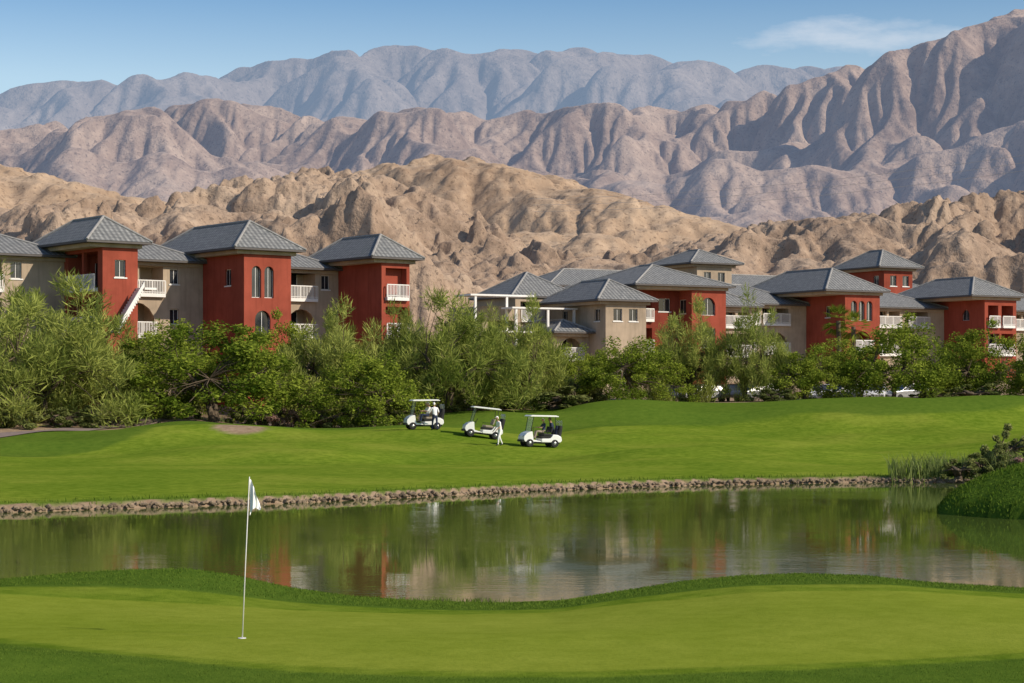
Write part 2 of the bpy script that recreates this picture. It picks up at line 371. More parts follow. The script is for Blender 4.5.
def mountain(name,y0,y1,plo,phi,nx,seed,K,iters,frac,diff,sky,mat,z0,rough,sw=9,ups=1,rocky=0):
    xl=X_(plo,y1); xr=X_(phi,y1); dx=(xr-xl)/(nx-1); ny=int((y1-y0)/dx)
    h=erode(nx,ny,seed,K,iters,frac,diff)
    for _ in range(ups): h=up2(h)
    X,Y=np.meshgrid(np.linspace(xl,xr,h.shape[0]),np.linspace(y0,y1,h.shape[1]),indexing='ij')
    h=h/h.max(); hm=(HY-min(s[1] for s in sky))/FP*y1
    h=h*hm
    s=X/ (dx*4); t=Y/(dx*4)
    m=np.clip(h/(.15*hm),0,1)
    h=h+rough*dx*(fbm(s,t,5,seed+40,True)-.5)*m
    if rocky:
        w1=6*(fbm(X/15,Y/15,3,77)-.5); msk=sm((fbm(X/70,Y/70,2,91)-.38)/.12)
        for L_,A_ in ((34,7.),(15,3.6),(6.5,1.7)):
            nn=fbm((X+w1)/L_,(Y+w1*.7)/L_,3,int(L_)); h=h+rocky*A_*(sm((nn-.50)/.07)+.5*sm((nn-.60)/.05)-.4)*m*(.25+.75*msk)
    for k in range(4):
        px=512+FP*X/Y; app=(z0+h-CZ)/Y*FP
        bins=np.arange(-200,1225,4.0); bi=np.clip(((px+200)/4).astype(int),0,len(bins)-1)
        mx=np.full(len(bins),-1.); np.maximum.at(mx,bi.ravel(),app.ravel())
        ok=mx>5; tgt=HY-np.interp(bins,[a for a,b in sky],[b for a,b in sky])
        g=np.where(ok,tgt/np.maximum(mx,5),np.nan); g=np.interp(bins,bins[ok],g[ok]); g=np.clip(g,.3,3)
        g=blur(g,0,max(2,sw-2*k),2)
        h=h*np.interp(px,bins,g)
    me=gridmesh(name,X,Y,z0+h); return obj(name,me,mats=[mat])
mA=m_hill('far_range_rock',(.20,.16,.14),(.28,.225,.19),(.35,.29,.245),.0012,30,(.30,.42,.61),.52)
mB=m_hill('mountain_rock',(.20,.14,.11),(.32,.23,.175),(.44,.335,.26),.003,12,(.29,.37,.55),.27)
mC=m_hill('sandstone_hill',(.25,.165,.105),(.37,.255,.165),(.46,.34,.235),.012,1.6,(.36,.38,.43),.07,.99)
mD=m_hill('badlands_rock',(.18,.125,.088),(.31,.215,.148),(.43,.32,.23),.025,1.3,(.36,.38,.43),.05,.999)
skyA=[(-200,100),(0,90),(30,84),(60,80),(100,82),(150,75),(200,76),(240,68),(290,58),(340,52),(400,45),(430,47),(470,55),(500,48),(540,52),(580,48),(610,52),(650,57),(700,62),(740,68),(790,66),(840,68),(870,66),(1000,70),(1200,80)]
skyB=[(-200,140),(0,130),(60,122),(120,112),(180,103),(230,99),(280,110),(330,120),(380,113),(430,106),(480,118),(560,108),(610,102),(660,110),(720,104),(780,88),(850,66),(900,50),(950,32),(1000,15),(1024,8),(1200,-10)]
skyC=[(-200,150),(0,165),(60,178),(130,197),(200,205),(300,185),(380,165),(440,155),(480,160),(560,178),(640,200),(720,222),(780,235),(900,245),(1200,240)]
skyD=[(-200,200),(0,207),(80,200),(150,202),(180,190),(240,178),(330,167),(380,176),(430,192),(480,218),(520,238),(580,256),(640,250),(700,238),(760,222),(850,215),(920,200),(1024,188),(1200,180)]
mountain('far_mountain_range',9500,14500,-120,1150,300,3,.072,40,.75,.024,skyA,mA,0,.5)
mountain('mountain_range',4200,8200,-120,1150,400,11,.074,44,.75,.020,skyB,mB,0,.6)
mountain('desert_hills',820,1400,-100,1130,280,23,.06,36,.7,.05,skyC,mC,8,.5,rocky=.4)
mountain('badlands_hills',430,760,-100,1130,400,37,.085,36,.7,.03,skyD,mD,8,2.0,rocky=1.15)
# ---------------------------------------------------------------- trees
def leaf_quads(rng,C,n,rad,flat,ln,wd,kind,tintc,jit=.18):
    k=len(C); P=rng.normal(size=(k,n,3)); P/=np.linalg.norm(P,axis=2,keepdims=True)+1e-9
    rr=rng.rand(k,n,1)**.45; off=P*rr*rad[:,None,None]*np.array([1,1,flat]); cen=C[:,None,:]+off
    if kind=='F':
        d=P*np.array([.7,.7,.35])+rng.normal(size=P.shape)*.35+np.array([0,0,.55])
    else: d=rng.normal(size=P.shape)*np.array([1,1,.6])
    d/=np.linalg.norm(d,axis=2,keepdims=True)
    b=np.cross(d,rng.normal(size=P.shape)); b/=np.linalg.norm(b,axis=2,keepdims=True)+1e-9
    L=ln*(.6+.8*rng.rand(k,n,1)); W=wd*(.6+.8*rng.rand(k,n,1))
    a0=cen-d*L/2; a2=cen+d*L/2
    V=np.stack([a0,cen+b*W/2,a2,cen-b*W/2],2).reshape(-1,3)
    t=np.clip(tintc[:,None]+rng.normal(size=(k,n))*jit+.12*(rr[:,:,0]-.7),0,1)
    t=np.repeat(t.reshape(-1),4)
    F=np.arange(len(V)).reshape(-1,4)
    return V,F,np.stack([t,t,t],1)
def make_tree(seed,kind,H,R,nc,nl,zlow):
    rng=np.random.RandomState(seed); C=[];rad=[]
    ph=rng.rand(4)*6.28
    def prof(az): return 1+.16*math.sin(2*az+ph[0])+.12*math.sin(3*az+ph[1])+.08*math.sin(5*az+ph[2])
    while len(C)<nc:
        az=rng.rand()*6.283; q=math.sqrt(rng.rand()); r=q*R*prof(az)*.9
        top=H*(1-.62*q**2.4)*(.80+.32*rng.rand()); low=H*zlow*(1.1-.55*q)
        u=rng.rand()**.6; z=low+(top-low)*u
        cr=(.075+.065*rng.rand())*(H+R)*.62
        C.append((r*math.cos(az),r*math.sin(az),max(z-cr*.5,cr*.4))); rad.append(cr)
    C=np.array(C);rad=np.array(rad)
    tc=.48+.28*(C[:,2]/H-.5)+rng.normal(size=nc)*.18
    ln,wd={'M':(.27,.115),'F':(.62,.058),'S':(.20,.09)}[kind]
    V,F,T=leaf_quads(rng,C,nl,rad,.72 if kind!='F' else 1.05,ln,wd,kind,tc)
    lm=fast_mesh('crown_%d'%seed,V,F,T)
    mb=MB(); nst=rng.randint(2,4) if kind=='F' else rng.randint(1,3)
    mains=[]
    for s in range(nst):
        a=rng.rand()*6.28; p=Vector((.15*math.cos(a),.15*math.sin(a),-.3)); fork=Vector((.35*math.cos(a),.35*math.sin(a),H*(.16+.05*rng.rand())))
        mb.tube([p,(p+fork)/2+Vector((.06,-.05,0)),fork],[.24,.19,.17],7)
        for k in range(3):
            b=a+(k-1)*1.5+rng.normal()*.3; e=fork+Vector((math.cos(b)*R*.36,math.sin(b)*R*.36,H*(.20+.14*rng.rand())))
            mid=(fork+e)/2+Vector((rng.normal()*.15,rng.normal()*.15,.25)); mb.tube([fork,mid,e],[.15,.12,.09],6); mains+=[mid,e]
    for c in C:
        c=Vector(c); m=min(mains,key=lambda q:(q-c).length+ (2 if q.z>c.z else 0))
        mid=(m+c)/2+Vector((rng.normal()*.2,rng.normal()*.2,.12)); mb.tube([m,mid,c],[.045,.025,.008],4,False)
    return lm,mb.mesh('limbs_%d'%seed,0,True)
TM=[make_tree(101+i,'M',7.5,5.4,105,165,.14) for i in range(4)]
TF=[make_tree(201+i,'F',8.0,5.0,105,160,.04) for i in range(4)]
TS=[make_tree(301+i,'S',2.2,1.7,26,180,.05) for i in range(2)]
rnd=random.Random(4)
def tree(px,d,top,wpx,kind,name):
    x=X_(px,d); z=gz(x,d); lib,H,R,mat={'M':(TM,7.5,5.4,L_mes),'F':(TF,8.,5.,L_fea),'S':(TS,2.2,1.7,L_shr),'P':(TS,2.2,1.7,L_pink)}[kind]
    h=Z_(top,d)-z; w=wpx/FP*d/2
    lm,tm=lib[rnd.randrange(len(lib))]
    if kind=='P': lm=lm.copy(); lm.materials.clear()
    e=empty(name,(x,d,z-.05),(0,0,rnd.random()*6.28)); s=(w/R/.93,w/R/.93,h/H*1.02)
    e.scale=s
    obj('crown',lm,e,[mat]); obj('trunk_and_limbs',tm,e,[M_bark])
for t in [(45,134,286,195,'F'),(0,140,276,150,'F'),(-70,138,300,150,'F'),(106,141,306,115,'F'),(165,148,316,110,'M'),(215,139,312,190,'M'),
 (330,148,302,120,'F'),(285,152,312,90,'M'),(370,140,346,122,'M'),(450,148,296,138,'F'),(405,154,304,90,'F'),(525,153,306,92,'F'),(490,160,308,80,'F'),
 (567,160,340,60,'M'),(632,154,334,108,'M'),(690,160,306,86,'F'),(745,158,300,80,'F'),(600,170,345,60,'M'),(660,172,340,60,'M'),(806,157,341,100,'M'),
 (893,157,315,124,'M'),(850,172,335,80,'M'),(985,160,322,110,'M'),(1050,154,328,90,'M'),(945,170,335,80,'M')]:
    tree(*t,name={'M':'mesquite_tree','F':'palo_verde_tree'}[t[4]])
for t in [(548,151,383,88,'S'),(580,156,366,60,'S'),(520,156,372,50,'S'),(10,129,394,60,'S'),(62,131,402,60,'S'),(110,134,398,60,'S'),(330,141,398,70,'S'),(272,139.5,402,40,'P'),(292,140,398,34,'P'),
 (250,141,398,40,'S'),(395,142,396,60,'S'),(440,150,385,60,'S'),(1022,150,392,40,'S'),(975,154,378,60,'S'),(930,154,384,50,'S'),(775,154,385,44,'S'),(480,153,388,60,'S'),
 (1018,94,418,56,'S'),(1000,92,430,44,'S'),(1032,90,452,50,'P'),(1012,90.5,460,30,'P'),(960,90.5,452,44,'S'),(985,91,446,52,'S'),(1012,91,440,52,'S'),(180,143,390,50,'S'),(150,141,400,50,'S')]:
    tree(*t,name='flowering_shrub' if t[4]=='P' else 'desert_shrub')
def palm(px,d,top):
    x=X_(px,d);z=gz(x,d);H=Z_(top,d)-z-.8; e=empty('fan_palm_tree',(x,d,z)); mb=MB(); mb.tube([(0,0,-.3),(.1,0,H*.5),(.05,.1,H)],[.28,.22,.2],8)
    obj('trunk',mb.mesh('palm_trunk'),e,[M_bark]); rng=np.random.RandomState(int(px)); V=[];T=[]
    for k in range(34):
        az=rng.rand()*6.28; el=rng.uniform(-.9,1.3); d0=np.array([math.cos(az)*math.cos(el),math.sin(az)*math.cos(el),math.sin(el)]); c=np.array([0.05,.1,H])+d0*.9
        sd=np.cross(d0,[0,0,1.]);sd/=np.linalg.norm(sd)+1e-6
        for j in np.linspace(-1.2,1.2,13):
            q=d0*math.cos(j)+sd*math.sin(j); tip=c+q*(1.0-.15*abs(j))+np.array([0,0,-.15]); w=np.cross(q,[.3,.2,1.]);w/=np.linalg.norm(w)
            m=(c+tip)/2; V+=[c,m+w*.04,tip,m-w*.04]; T+=[rng.rand()]*4
    T=np.array(T);obj('fronds',fast_mesh('fronds',np.array(V),np.arange(len(V)).reshape(-1,4),np.stack([T]*3,1)),e,[L_mes])
palm(838,180,312); palm(853,183,318)
# reeds & grasses
def blades(name,P,h,w,mat,seed,lean=.3,tm=.5):
    rng=np.random.RandomState(seed); n=len(P); az=rng.rand(n)*6.283; hh=h*(.5+.8*rng.rand(n)); ww=w*(.7+.6*rng.rand(n))
    ld=rng.normal(size=(n,2))*lean; b=np.stack([np.cos(az),np.sin(az),0*az],1)*ww[:,None]/2
    mid=P+np.stack([ld[:,0]*hh*.3,ld[:,1]*hh*.3,hh*.55],1); tip=P+np.stack([ld[:,0]*hh,ld[:,1]*hh,hh],1)
    V=np.stack([P-b,P+b,mid+b*.8,mid-b*.8,tip],1).reshape(-1,3); o=np.arange(n)[:,None]*5
    F1=np.concatenate([o+np.array([[0,1,2]]),o+np.array([[0,2,3]]),o+np.array([[3,2,4]])],0)
    t=np.clip(tm+rng.normal(size=n)*.25,0,1); t=np.repeat(t,5); return obj(name,fast_mesh(name,V,F1,np.stack([t]*3,1)),mats=[mat])
rng=np.random.RandomState(9)
def scat(n,x0,x1,y0,y1,f=None):
    x=rng.uniform(x0,x1,n);y=rng.uniform(y0,y1,n)
    if f is not None: m=f(x,y); x=x[m];y=y[m]
    return np.stack([x,y,ground(x,y)-.01],1)
P=scat(60000,-12,12,34.3,40.4,lambda x,y:(y>34.5+.5*(fbm(x*.25,y*0,3,11)-.5))&(ground(x,y)>0.02))
blades('rough_grass',P,.040,.012,L_grass,1,.5,.6)
P=scat(40000,-7.5,7.5,21.3,26.5,lambda x,y:(y<np.interp(x,[X_(0,26.6),X_(100,25.3),X_(200,24.5),X_(300,23.9),X_(450,23.5),X_(600,23.4),X_(800,23.9),X_(1024,25.1)],[26.1,24.8,24.0,23.4,23.0,22.9,23.4,24.6])))
blades('foreground_rough_grass',P,.030,.006,L_grass,8,.5,.55)
P=scat(9000,-12,12,39.0,41.2,lambda x,y:(ground(x,y)>-.08)&(fbm(x*1.2,y*1.2,2,2)>.5)); blades('bank_grass',P,.12,.014,L_grass,2,.4,.5)
P=scat(9000,17.2,30,88,94,lambda x,y:(fbm(x*.6,y*.6,2,5)>.40)&(ground(x,y)>-.1)&(y<91+ (x-16)*.5)); blades('reed_bed',P,.95,.04,L_reed,3,.3,.5)
P=scat(26000,13,27,62,75,lambda x,y:((((x-22.6)/8)**2+((y-69)/5.5)**2)<1.0)); blades('peninsula_grass',P,.10,.03,L_grass,4,.4,.5)
P=scat(40000,-26,24,66,95,lambda x,y:(y-shore(x)>.15)&(y-shore(x)<1.3)); blades('shore_grass',P,.17,.03,L_grass,5,.4,.6)
P=scat(9000,-45,-15,120,150,lambda x,y:(fbm(x*.5,y*.5,2,15)>.58)&(y>np.interp(512+FP*x/y,[-300,0,100,135,200,300],[122,127,131,136,140,140]))); blades('desert_grass',P,.45,.04,L_reed,6,.4,.4)
# shoreline stones
rng=np.random.RandomState(3); VV=[];FF=[]; bm=bmesh.new(); bmesh.ops.create_icosphere(bm,subdivisions=1,radius=1); iv=np.array([v.co[:] for v in bm.verts]); fi=np.array([[v.index for v in f.verts] for f in bm.faces]); bm.free()
b=0
for x in np.arange(-24,24,.075):
    y=float(shore(x))+rng.uniform(-.05,.22); s=np.array([rng.uniform(.05,.13),rng.uniform(.05,.10),rng.uniform(.04,.09)]); v=iv*(1+.25*rng.rand(len(iv),1))*s
    a=rng.rand()*3; c,s_=math.cos(a),math.sin(a); v=np.stack([v[:,0]*c-v[:,1]*s_,v[:,0]*s_+v[:,1]*c,v[:,2]],1)
    VV.append(v+np.array([x,y,.05+rng.uniform(-.04,.12)])); FF.append(fi+b); b+=len(iv)
obj('stone_shore_edging',fast_mesh('stones',np.concatenate(VV),np.concatenate(FF)),mats=[M_stone])
# ---------------------------------------------------------------- buildings
M_cap=simple('ridge_cap',(.28,.27,.255),.8,.2,3)
class Bld:
    def __init__(s,name,O,ang):
        s.root=empty(name,(O[0],O[1],0),(0,0,math.radians(ang))); s.p={}
    def g(s,k):
        if k not in s.p: s.p[k]=MB()
        return s.p[k]
    def wall(s,p,du,dn,W,z0,z1,ops,mat,backmat='cream'):
        mb=s.g(mat); p=Vector((p[0],p[1],0)); du=Vector((du[0],du[1],0)); dn=Vector((dn[0],dn[1],0))
        def pt(x,z,d=0): q=p+du*x+dn*d; return (q.x,q.y,z)
        xs=sorted({0,W,*[o[0] for o in ops],*[o[1] for o in ops]}); zs=sorted({z0,z1,*[o[2] for o in ops],*[o[3] for o in ops]})
        for i in range(len(xs)-1):
            for j in range(len(zs)-1):
                cx=(xs[i]+xs[i+1])/2; cz=(zs[j]+zs[j+1])/2
                if any(o[0]<cx<o[1] and o[2]<cz<o[3] for o in ops): continue
                mb.face([pt(xs[i],zs[j]),pt(xs[i+1],zs[j]),pt(xs[i+1],zs[j+1]),pt(xs[i],zs[j+1])])
        for a,b_,c,d,k in ops:
            arch=k.startswith('arch'); dep={'win':.2,'arch':.25,'balc':1.9,'archbalc':1.9}[k]
            if arch:
                r_=(b_-a)/2; m=(a+b_)/2; zc=d-r_; n=8
                arc=[(m+r_*math.cos(math.pi*t/n),zc+r_*math.sin(math.pi*t/n)) for t in range(n+1)]
                for t in range(n):
                    q0,q1=arc[t],arc[t+1]; corner=(b_,d) if t<n/2 else (a,d)
                    mb.face([pt(*corner),pt(*q0),pt(*q1)])
                    mb.face([pt(*q0),pt(*q1),pt(*q1,.25),pt(*q0,.25)])
            rv=mb
            rv.face([pt(a,c),pt(a,d),pt(a,d,dep),pt(a,c,dep)]); rv.face([pt(b_,c),pt(b_,d),pt(b_,d,dep),pt(b_,c,dep)])
            rv.face([pt(a,c),pt(b_,c),pt(b_,c,dep),pt(a,c,dep)]); rv.face([pt(a,d),pt(b_,d),pt(b_,d,dep),pt(a,d,dep)])
            if k in('win','arch'):
                s.g('glass').face([pt(a,c,dep-.03),pt(b_,c,dep-.03),pt(b_,d,dep-.03),pt(a,d,dep-.03)])
                for (u0,u1,w0,w1) in ((a,a+.05,c,d),(b_-.05,b_,c,d),(a,b_,c,c+.05),(a,b_,d-.05,d),((a+b_)/2-.02,(a+b_)/2+.02,c,d)):
                    s.g('frames').face([pt(u0,w0,dep-.07),pt(u1,w0,dep-.07),pt(u1,w1,dep-.07),pt(u0,w1,dep-.07)])
                if k=='win':
                    s.g('frames').face([pt(a-.1,c-.1,-.06),pt(b_+.1,c-.1,-.06),pt(b_+.1,c,-.06),pt(a-.1,c,-.06)])
                    s.g('frames').face([pt(a-.1,c,-.06),pt(b_+.1,c,-.06),pt(b_+.1,c,.02),pt(a-.1,c,.02)])
            else:
                s.g(backmat).face([pt(a,c,dep),pt(b_,c,dep),pt(b_,d,dep),pt(a,d,dep)])
                w=b_-a; g0=a+w*.2; g1=b_-w*.25
                s.g('glass').face([pt(g0,c+.05,dep-.04),pt(g1,c+.05,dep-.04),pt(g1,c+2.1,dep-.04),pt(g0,c+2.1,dep-.04)])
                for u in (g0,(g0+g1)/2,g1): s.g('frames').face([pt(u-.04,c+.05,dep-.08),pt(u+.04,c+.05,dep-.08),pt(u+.04,c+2.1,dep-.08),pt(u-.04,c+2.1,dep-.08)])
                R=s.g('railing')
                def bx(x0,x1,zz0,zz1,d0,d1):
                    P=[pt(x0,zz0,d0),pt(x1,zz0,d0),pt(x1,zz0,d1),pt(x0,zz0,d1),pt(x0,zz1,d0),pt(x1,zz1,d0),pt(x1,zz1,d1),pt(x0,zz1,d1)]
                    for q in ((0,3,2,1),(4,5,6,7),(0,1,5,4),(1,2,6,5),(2,3,7,6),(3,0,4,7)): R.face([P[i] for i in q])
                bx(a-.05,b_+.05,c-.28,c-.002,-.35,-.003)
                bx(a-.05,b_+.05,c+.98,c+1.06,-.34,-.26); bx(a-.05,b_+.05,c+.08,c+.14,-.33,-.27)
                n=int((b_-a+.1)/.14)
                for t in range(n+1):
                    u=a-.05+(b_-a+.1)*t/n; ww=.05 if t%8 else .09; bx(u-ww/2,u+ww/2,c,c+.98,-.33,-.28)
                if b_-a>3.0:
                    u=(a+b_)/2
                    P0=[pt(u-.15,c,0.02),pt(u+.15,c,.02),pt(u+.15,c,.3),pt(u-.15,c,.3)];P1=[(q[0],q[1],d) for q in P0]
                    for i in range(4): mb.face([P0[i],P0[(i+1)%4],P1[(i+1)%4],P1[i]])
    def block(s,x0,x1,y0,y1,z0,z1,mat,front=(),left=(),right=(),back='cream'):
        s.wall((x0,y0),(1,0),(0,1),x1-x0,z0,z1,list(front),mat,back)
        s.wall((x0,y1),(0,-1),(1,0),y1-y0,z0,z1,[(y1-y0-b,y1-y0-a,c,d,k) for a,b,c,d,k in left],mat,back)
        s.wall((x1,y0),(0,1),(-1,0),y1-y0,z0,z1,list(right),mat,back)
        s.wall((x1,y1),(-1,0),(0,-1),x1-x0,z0,z1,[],mat)
    def hip(s,x0,x1,y0,y1,z,rise,over=.75,gable=None):
        x0-=over;x1+=over;y0-=over;y1+=over; mb=s.g('roof'); w=x1-x0;d=y1-y0; h=min(w,d)/2
        sl=math.hypot(h,rise); zt=z+.16
        if d>=w: A=((x0+x1)/2,y0+h,zt+rise);B=((x0+x1)/2,y1-h,zt+rise)
        else: A=(x0+h,(y0+y1)/2,zt+rise);B=(x1-h,(y0+y1)/2,zt+rise)
        c=[(x0,y0,zt),(x1,y0,zt),(x1,y1,zt),(x0,y1,zt)]
        def F(pts,ax):
            uv=[((q[0] if ax==0 else q[1]),(q[2]-zt)/rise*sl) for q in pts]; mb.face(pts,uv)
        if d>=w:
            F([c[0],c[1],A],0);F([c[2],c[3],B],0);F([c[1],c[2],B,A],1);F([c[3],c[0],A,B],1)
            hips=[(c[0],A),(c[1],A),(c[2],B),(c[3],B),(A,B)]
        else:
            F([c[0],c[1],B,A],0);F([c[2],c[3],A,B],0);F([c[3],c[0],A],1);F([c[1],c[2],B],1)
            hips=[(c[0],A),(c[3],A),(c[1],B),(c[2],B),(A,B)]
        for p,q in hips: s.g('ridge_caps').tube([Vector(p)+Vector((0,0,.03)),Vector(q)+Vector((0,0,.03))],.10,6)
        f=s.g('fascia'); f.box((x0+.02,y0+.02,z-.002),(x1-.02,y1-.02,zt-.01))
        f2=s.g('cornice'); f2.box((x0+over-.18,y0+over-.18,z-.3),(x1-over+.18,y1-over+.18,z-.006))
    def done(s):
        M={'red':M_red,'dred':M_dred,'cream':M_cream,'glass':M_glass,'frames':M_white,'railing':M_white,'roof':M_roof,'ridge_caps':M_cap ,'fascia':M_fascia,'cornice':M_cream,'stairs':M_white,'canopy':M_white}
        for k,mb in s.p.items():
            obj({'red':'red_walls','dred':'dark_red_walls','cream':'cream_walls','glass':'windows'}.get(k,k),mb.mesh(k),s.root,[M[k]])
F1,F2,F3=5.4,8.6,11.8
L=Bld('apartment_building',(-30.5,149),38)
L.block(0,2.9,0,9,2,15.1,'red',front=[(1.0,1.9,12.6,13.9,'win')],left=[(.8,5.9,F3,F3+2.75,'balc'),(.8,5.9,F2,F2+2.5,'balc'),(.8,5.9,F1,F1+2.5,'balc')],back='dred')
L.hip(-.9,3.0,0,9,15.1,2.0)
L.block(12.1,16.4,0,13,2,15.1,'red',front=[(.7,1.55,11.4,13.9,'arch'),(1.85,2.7,11.4,13.9,'arch'),(1.0,2.4,8.2,10.4,'arch')],left=[(2.0,2.9,12.4,13.7,'win')])
L.hip(11.6,16.6,0,14,15.1,2.35)
L.block(25.1,27.9,0,9,2,14.9,'red',front=[(.4,2.5,F3,F3+2.4,'balc'),(.4,2.5,F2,F2+2.4,'balc'),(.4,2.5,F1,F1+2.4,'balc')],right=[(.8,3.8,F3,F3+2.4,'balc'),(.8,3.8,F2,F2+2.4,'balc')])
L.hip(24.4,28.2,0,9.5,14.9,2.0)
bo=[]
for bx in (-16,-9.5):
    bo+=[(bx+18+.6,bx+18+4.4,f,f+2.2,'balc') for f in (F1,F2,F3)]+[(bx+18+5.1,bx+18+6,f+.8,f+2.1,'win') for f in (F1,F2,F3)]
L.block(-18,0-.003,6.5,16,2,14.3,'cream',front=bo)
L.hip(-18.3,0,6.5,16,14.3,2.1)
L.block(2.9+.003,12.1-.003,6.5,15.9,2,14.3,'cream',front=[(1.1,5.6,F3,F3+2.15,'balc'),(1.4,4.9,F2-.1,F2+2.5,'archbalc'),(1.4,4.9,F1-.1,F1+2.5,'archbalc'),(6.2,7.0,F3+.8,F3+2.0,'win'),(6.2,7.0,F2+.8,F2+2.0,'win')])
L.hip(3.7,11.6,6.5,15.9,14.3,2.0)
L.block(16.4+.003,25.1-.003,6.5,15.8,2,14.2,'cream',front=[(.6,2.9,F3,F3+2.1,'balc'),(3.6,6.4,F3,F3+2.1,'balc'),(.6,2.9,F2,F2+2.1,'balc'),(3.6,6.4,F2,F2+2.3,'archbalc'),(.6,4.9,F1,F1+2.3,'balc'),(7.,7.8,F3+.8,F3+2.,'win')])
L.hip(16.9,24.6,6.5,15.8,14.2,1.9)
st=L.g('stairs')
for k in range(16):
    x=.6+k*.13; z=F2+k*.2; st.box((x,-1.35,z-.2+.001*k),(x+.13,-.02,z+.0+.001*k))
st.prism([(.6,F2-.1),(2.7,F3+.1),(2.7,F3+.5),(.6,F2+.45)],-1.5,-1.36)
st.box((2.7,-1.5,F3-.15),(3.7,-.02,F3+.02))
L.done()
G1,G2,G3=5.0,8.1,11.2
R=Bld('apartment_building',(18.0,200.2),30)
R.block(0,4.2,0,12,3,14.4,'red',front=[(1.2,2.9,11.6,13.4,'arch'),(1.2,2.9,8.4,10.3,'win')],left=[(1.,2.2,11.8,13.2,'win'),(3.5,4.7,11.8,13.2,'win')])
R.hip(-6.5,4.2,0,13,14.4,2.3)
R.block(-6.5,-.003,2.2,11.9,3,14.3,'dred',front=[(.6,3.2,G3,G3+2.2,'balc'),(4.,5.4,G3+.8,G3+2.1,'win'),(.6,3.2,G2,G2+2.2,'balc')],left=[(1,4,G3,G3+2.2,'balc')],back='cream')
R.block(-11.2,-6.503,-1.5,9,3,12.7,'cream',front=[(.9,1.9,G3-.4,G3+.8,'win'),(2.7,3.7,G3-.4,G3+.8,'win'),(1.0,3.6,G1,G1+2.6,'archbalc')],left=[(1.,2.,G3-.4,G3+.8,'win'),(3.2,6.2,G2,G2+2.2,'balc'),(7.,8.,G3-.4,G3+.8,'win')])
R.hip(-11.8,-6.3,-1.5,9,12.7,2.1)
R.block(-15.2,-11.203,1.5,8.5,3,9.6,'cream',front=[(.7,3.2,G2-.9,G2+1.1,'archbalc')]); R.hip(-15.2,-11.9,1.0,8.5,9.6,1.2)
R.block(-19.5,-15.203,8,15,3,12.4,'cream',front=[(.6,3.6,G2+.6,G2+2.9,'balc')])
R.block(-15.2,-11.21,9.01,17,3,13.3,'cream',front=[(.6,3.2,G3,G3+1.8,'balc')]); R.hip(-15,-8,9.5,17,13.4,2.6)
R.block(4.203,19.597,6.5,16,3,13.1,'cream',front=[(1.,3.6,G3,G3+1.75,'balc'),(4.6,5.5,G3+.6,G3+1.6,'win'),(6.3,9.0,G3,G3+1.75,'balc'),(1.,3.6,G2,G2+2.1,'balc'),(4.8,8.4,G2,G2+2.1,'balc'),(9.5,13.,G3,G3+1.75,'balc'),(9.5,13.,G2,G2+2.2,'archbalc'),(1.,8,G1,G1+2.2,'balc')])
R.hip(4.9,19.2,6.5,16,13.1,2.2)
R.block(5.2,9.6,2.5,6.49,3,12.6,'cream',front=[(.5,3.9,G3-.5,G3+.9,'balc'),(.5,3.9,G2-.4,G2+1.8,'balc')]); R.hip(5.2,9.6,2.5,8,12.6,1.5)
R.block(19.6,24.3,0,13,3,14.4,'red',front=[(.8,1.6,11.4,13.5,'arch'),(1.85,2.65,11.4,13.5,'arch'),(2.9,3.7,11.4,13.5,'arch'),(1.0,3.6,8.3,10.3,'archbalc')],left=[(2.4,3.2,11.8,13.,'win')])
R.hip(17.2,24.4,0,15,14.4,2.5)
R.block(24.303,39.197,6.5,16,3,13.1,'cream',front=[(.8,4.,G3,G3+1.75,'balc'),(5.,8.4,G3,G3+1.75,'balc'),(.8,4.,G2,G2+2.1,'balc'),(5,8.4,G2,G2+2.1,'balc'),(9.5,12.5,G3,G3+1.75,'balc')])
R.hip(24.9,38.6,6.5,16,13.1,2.1)
R.block(39.2,43.9,0,13,3,14.3,'red',front=[(.5,2.,G3,G3+2.2,'balc'),(2.5,4.2,G3,G3+2.2,'balc'),(.5,4.2,G2,G2+2.2,'balc')],left=[(2.4,3.6,11.8,13.,'arch')])
R.hip(37.4,44.2,0,13,14.3,2.2)
R.block(43.903,62,6.5,16,3,13.1,'cream',front=[(1,4,G3,G3+1.75,'balc'),(5.5,9,G3,G3+1.75,'balc'),(1,4,G2,G2+1.9,'balc')]); R.hip(44.4,62,6.5,16,13.1,2.1)
tr=R.g('canopy')
tr.box((-22.5,5.0,13.25),(-15.3,8.2,13.42)); tr.box((-19,3.0,12.0),(-11.6,5.2,12.16)); tr.box((-20,4.2,9.7),(-15.3,7.9,9.86))
for x in (-18.6,-15,-12): tr.box((x,3.1,4),(x+.22,3.3,11.997))
for x in (-22,-18.5): tr.box((x,5.1,4),(x+.22,5.3,13.247))
R.done()
Q=Bld('apartment_building',(0,0),30)
def qloc(px,c):
    v=(-.5,.866); k=(px-512)/FP; t=c/(k*v[0]+v[1]); return t*k*.866+t*.5,t
for px,w,eave,ridge,mt in ((697,5.,264,251,'cream'),(884,4.6,268,252,'red')):
    X,t=qloc(px,192); z=Z_(eave,t); rr=(eave-ridge)/FP*t*1.15
    Q.block(X,X+w,192,200,4,z,mt,front=[(1,2,z-2.2,z-.9,'win'),(3,4,z-2.2,z-.9,'win')],left=[(1,2,z-2.2,z-.9,'win')]); Q.hip(X-.6,X+w+.3,192,200,z,rr,.9)
X0,_=qloc(560,198); X1,_=qloc(960,198); Q.block(X0,X1,200.01,209,4,16.2,'cream'); Q.hip(X0,X1,200.01,209,16.2,2.2)
Q.done()
